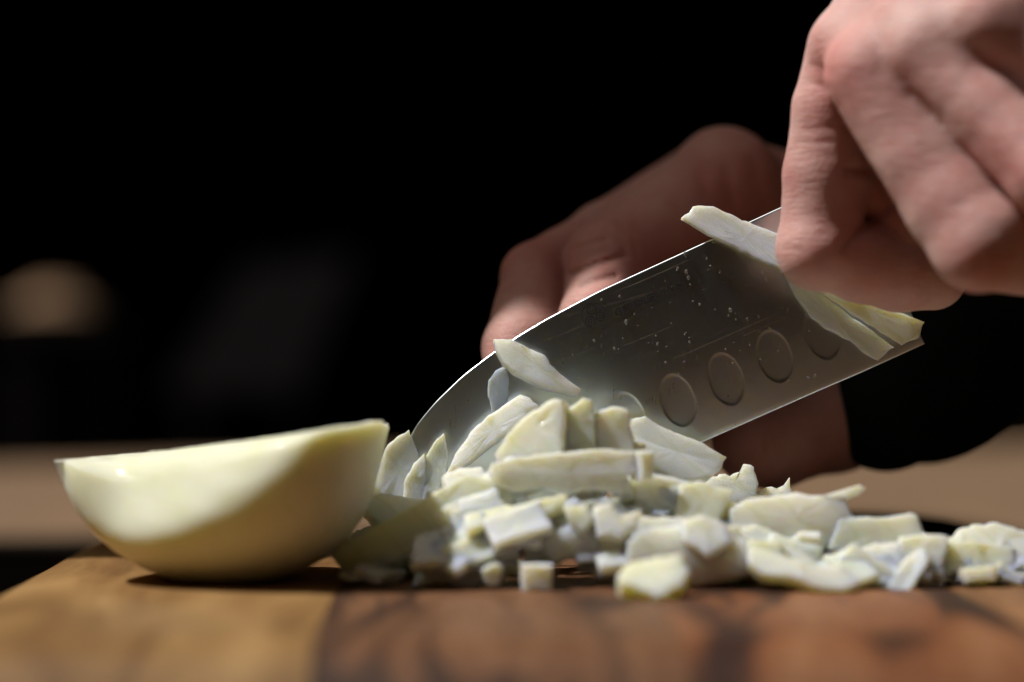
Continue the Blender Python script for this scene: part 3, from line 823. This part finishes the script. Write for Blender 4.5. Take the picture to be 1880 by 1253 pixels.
def redden(o, pts):
    n = len(o.data.vertices); v = np.empty(n*3); o.data.vertices.foreach_get('co', v); v = v.reshape(-1, 3)/S+np.array(o.location)/S
    r = np.zeros(n)
    for (x, y, d, rad, am) in pts:
        q = np.linalg.norm(v-np.array(P(x, y, d)), axis=1); r = np.maximum(r, am*np.exp(-(q/rad)**2))
    a = o.data.attributes.new('redness', 'FLOAT', 'POINT'); a.data.foreach_set('value', r)
redden(rh, [(1535, 130, 62, 1.3, 1), (1640, 180, 60, 1.2, .5), (1480, 470, 62.5, 1.2, .8), (1560, 430, 62.8, .9, .7), (1800, 490, 59, .9, .7), (1840, 330, 58.6, 1.2, .6), (1862, 110, 57.5, 1.0, .9), (1640, 540, 63, 1.5, .5), (1500, 200, 62.5, 1.0, .6), (1640, 380, 63, 1., 1)])
tag(rh, 'fist with its knuckles up gripping the knife at the heel, in front of the blade', 'hand')

def left_hand(X):
    A = chain(X, [(1330, 335, 74.5, 96), (1225, 400, 72.6, 80), (1120, 478, 70.9, 77), (1098, 590, 69.0, 70), (1080, 720, 67.75, 52), (1074, 760, 67.7, 48)], .3)
    B = chain(X, [(1300, 350, 77, 92), (1110, 440, 73.8, 66), (985, 512, 71.5, 64), (958, 640, 69.3, 70), (948, 760, 67.9, 56)], .3)
    C_ = chain(X, [(1390, 430, 76, 92), (1270, 560, 71.5, 72), (1240, 690, 68, 58)], .3)
    D_ = chain(X, [(1470, 520, 76, 88), (1370, 620, 71, 66), (1340, 700, 68, 52)], .3)
    th = chain(X, [(1610, 680, 77.5, 110), (1530, 762, 74.3, 104), (1415, 808, 72.2, 88), (1385, 812, 71.6, 78)], .3)
    bk = chain(X, [(1340, 345, 75.5, 98), (1620, 500, 79, 150)], .3)
    bk = smin(bk, chain(X, [(1430, 480, 76, 110), (1640, 560, 80, 150)]), 1.0)
    bk = smin(bk, chain(X, [(1640, 540, 80, 150), (1900, 560, 90, 150)]), 1.0)
    d = smin(smin(A, B, .12), smin(C_, D_, .12), .12)
    d = smin(d, bk, .5); d = smin(d, th, .5)
    q = np.linalg.norm(X-np.float32(P(1328, 322, 74.2)), axis=-1)-px_r(86, 74.2); d = smin(d, q, .4)
    d = creases(X, d, [([(1050, 503), (1096, 484), (1145, 470)], 5, .13), ([(1070, 524), (1108, 512), (1130, 508)], 5, .10), ([(1058, 457), (1112, 440)], 5, .08),
                       ([(1112, 425), (1140, 440), (1152, 470)], 6, .05), ([(1135, 410), (1165, 440), (1170, 470)], 6, .05), ([(1062, 470), (1118, 458)], 4, .04),
                       ([(1335, 310), (1345, 400)], 10, .08), ([(1385, 300), (1400, 400)], 12, .10), ([(1290, 320), (1300, 400)], 10, .05),
                       ([(912, 520), (985, 492)], 6, .05), ([(920, 500), (980, 478)], 5, .04), ([(1378, 728), (1395, 790), (1402, 840)], 7, .08)], 76)
    return d + .02*cheap_noise(X, 2.4, 4.) + .006*cheap_noise(X, 8, 2.)
lh = hand_mesh('hand', left_hand, (-1.8, 66.72, -.6), (20, 86, 14.6), .095, M_skin_shaded)
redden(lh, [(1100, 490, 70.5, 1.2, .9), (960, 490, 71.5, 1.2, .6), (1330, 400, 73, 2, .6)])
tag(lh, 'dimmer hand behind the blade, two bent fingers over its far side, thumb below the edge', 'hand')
def sleeve_fn(X):
    d = chain(X, [(1628, 752, 73.5, 116), (1690, 672, 75.2, 186), (1760, 570, 84, 232), (2050, 540, 98, 235), (2500, 480, 118, 250)], .5)
    return d + .12*cheap_noise(X, .9, 3.)
sl = hand_mesh('sleeve', sleeve_fn, (5, 69, -3), (48, 124, 17), .3, M_cloth)
sl.location -= lh.location; sl.parent = lh
# right sleeve, out of frame above
def sleeve2(X): return chain(X, [(1960, -500, 68, 225), (2150, -1200, 76, 240)])+.1*cheap_noise(X, 1, 1.)
s2 = hand_mesh('sleeve', sleeve2, (9, 58, 16.5), (28, 86, 46), .3, M_cloth)
s2.location -= rh.location; s2.parent = rh

# ------------------------------------------------------------------ things far behind, out of focus
def boxpart(name, parent, x0, x1, y0, y1, z0, z1, mat, r=.4):
    bm = bmesh.new(); bmesh.ops.create_cube(bm, size=1, matrix=Matrix.Translation(((x0+x1)/2, (y0+y1)/2, (z0+z1)/2)) @ Matrix.Diagonal((x1-x0, y1-y0, z1-z0, 1)))
    bmesh.ops.bevel(bm, geom=bm.edges[:], offset=r, segments=2, affect='EDGES')
    return bm_obj(name, bm, mat, parent)
M_warm = plain('warm_wood', (.27, .16, .085), .9, bumpscale=20)
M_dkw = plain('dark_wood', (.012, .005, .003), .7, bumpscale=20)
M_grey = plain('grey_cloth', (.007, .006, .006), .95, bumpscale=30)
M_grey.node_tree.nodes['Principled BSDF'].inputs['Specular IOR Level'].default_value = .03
xs = lambda px, d: (px-940)*d/F
zs = lambda py, d: HC-(py-626.5)*d/F
d0 = 300
def lathe(name, c, prof, mat, parent=None, n=40):
    V = [(c[0]+r*math.cos(6.2832*k/n), c[1]+r*math.sin(6.2832*k/n), c[2]+z) for r, z in prof for k in range(n)]; m = len(prof)
    Fc = [(i*n+k, i*n+(k+1) % n, (i+1)*n+(k+1) % n, (i+1)*n+k) for i in range(m-1) for k in range(n)]
    return mesh_obj(name, V, Fc, mat, parent)
bowl = lathe('clay_bowl', (xs(95, d0), d0, zs(572, d0)), [(0, 3.4), (1.0, 3.3), (1.7, 3.0), (2.3, 2.1), (2.8, 1.0), (4.2, .4), (4.4, 0), (4.1, 0), (2.6, .8), (2.1, 1.9), (1.5, 2.7), (0, 3.1)], M_warm)
bowl_c = Vector((xs(95, d0), d0, zs(560, d0)))*S
for v in bowl.data.vertices: q_ = v.co-bowl_c; v.co = bowl_c+Vector((q_.x*1.45+.25*q_.z, q_.y*1.4, q_.z*.8))
tag(bowl, 'blurred warm beige upturned bowl catching light in the dark far left', 'bowl')
stool = empty('wooden_stool', (0, 0, 0))
tag(stool, 'nearly black stool under the blurred beige bowl at far left', 'stool')
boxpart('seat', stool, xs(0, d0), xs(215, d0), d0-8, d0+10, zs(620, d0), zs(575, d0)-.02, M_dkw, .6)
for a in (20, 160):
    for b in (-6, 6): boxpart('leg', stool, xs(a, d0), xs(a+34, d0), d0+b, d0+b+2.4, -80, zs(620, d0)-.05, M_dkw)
chair = empty('draped_chair', (0, 0, 0))
tag(chair, 'very dim grey cloth hanging over a chair back in the dark background', 'chair')
d1 = 290
V = []; Fc = []
for k, yy in enumerate((d1, d1+4)):
    V += [(xs(450, d1), yy, zs(490, d1)), (xs(650, d1), yy, zs(470, d1)), (xs(560, d1), yy-9, zs(720, d1)), (xs(320, d1), yy-9, zs(720, d1))]
Fc = [(0, 3, 2, 1), (4, 5, 6, 7), (0, 1, 5, 4), (1, 2, 6, 5), (2, 3, 7, 6), (3, 0, 4, 7)]
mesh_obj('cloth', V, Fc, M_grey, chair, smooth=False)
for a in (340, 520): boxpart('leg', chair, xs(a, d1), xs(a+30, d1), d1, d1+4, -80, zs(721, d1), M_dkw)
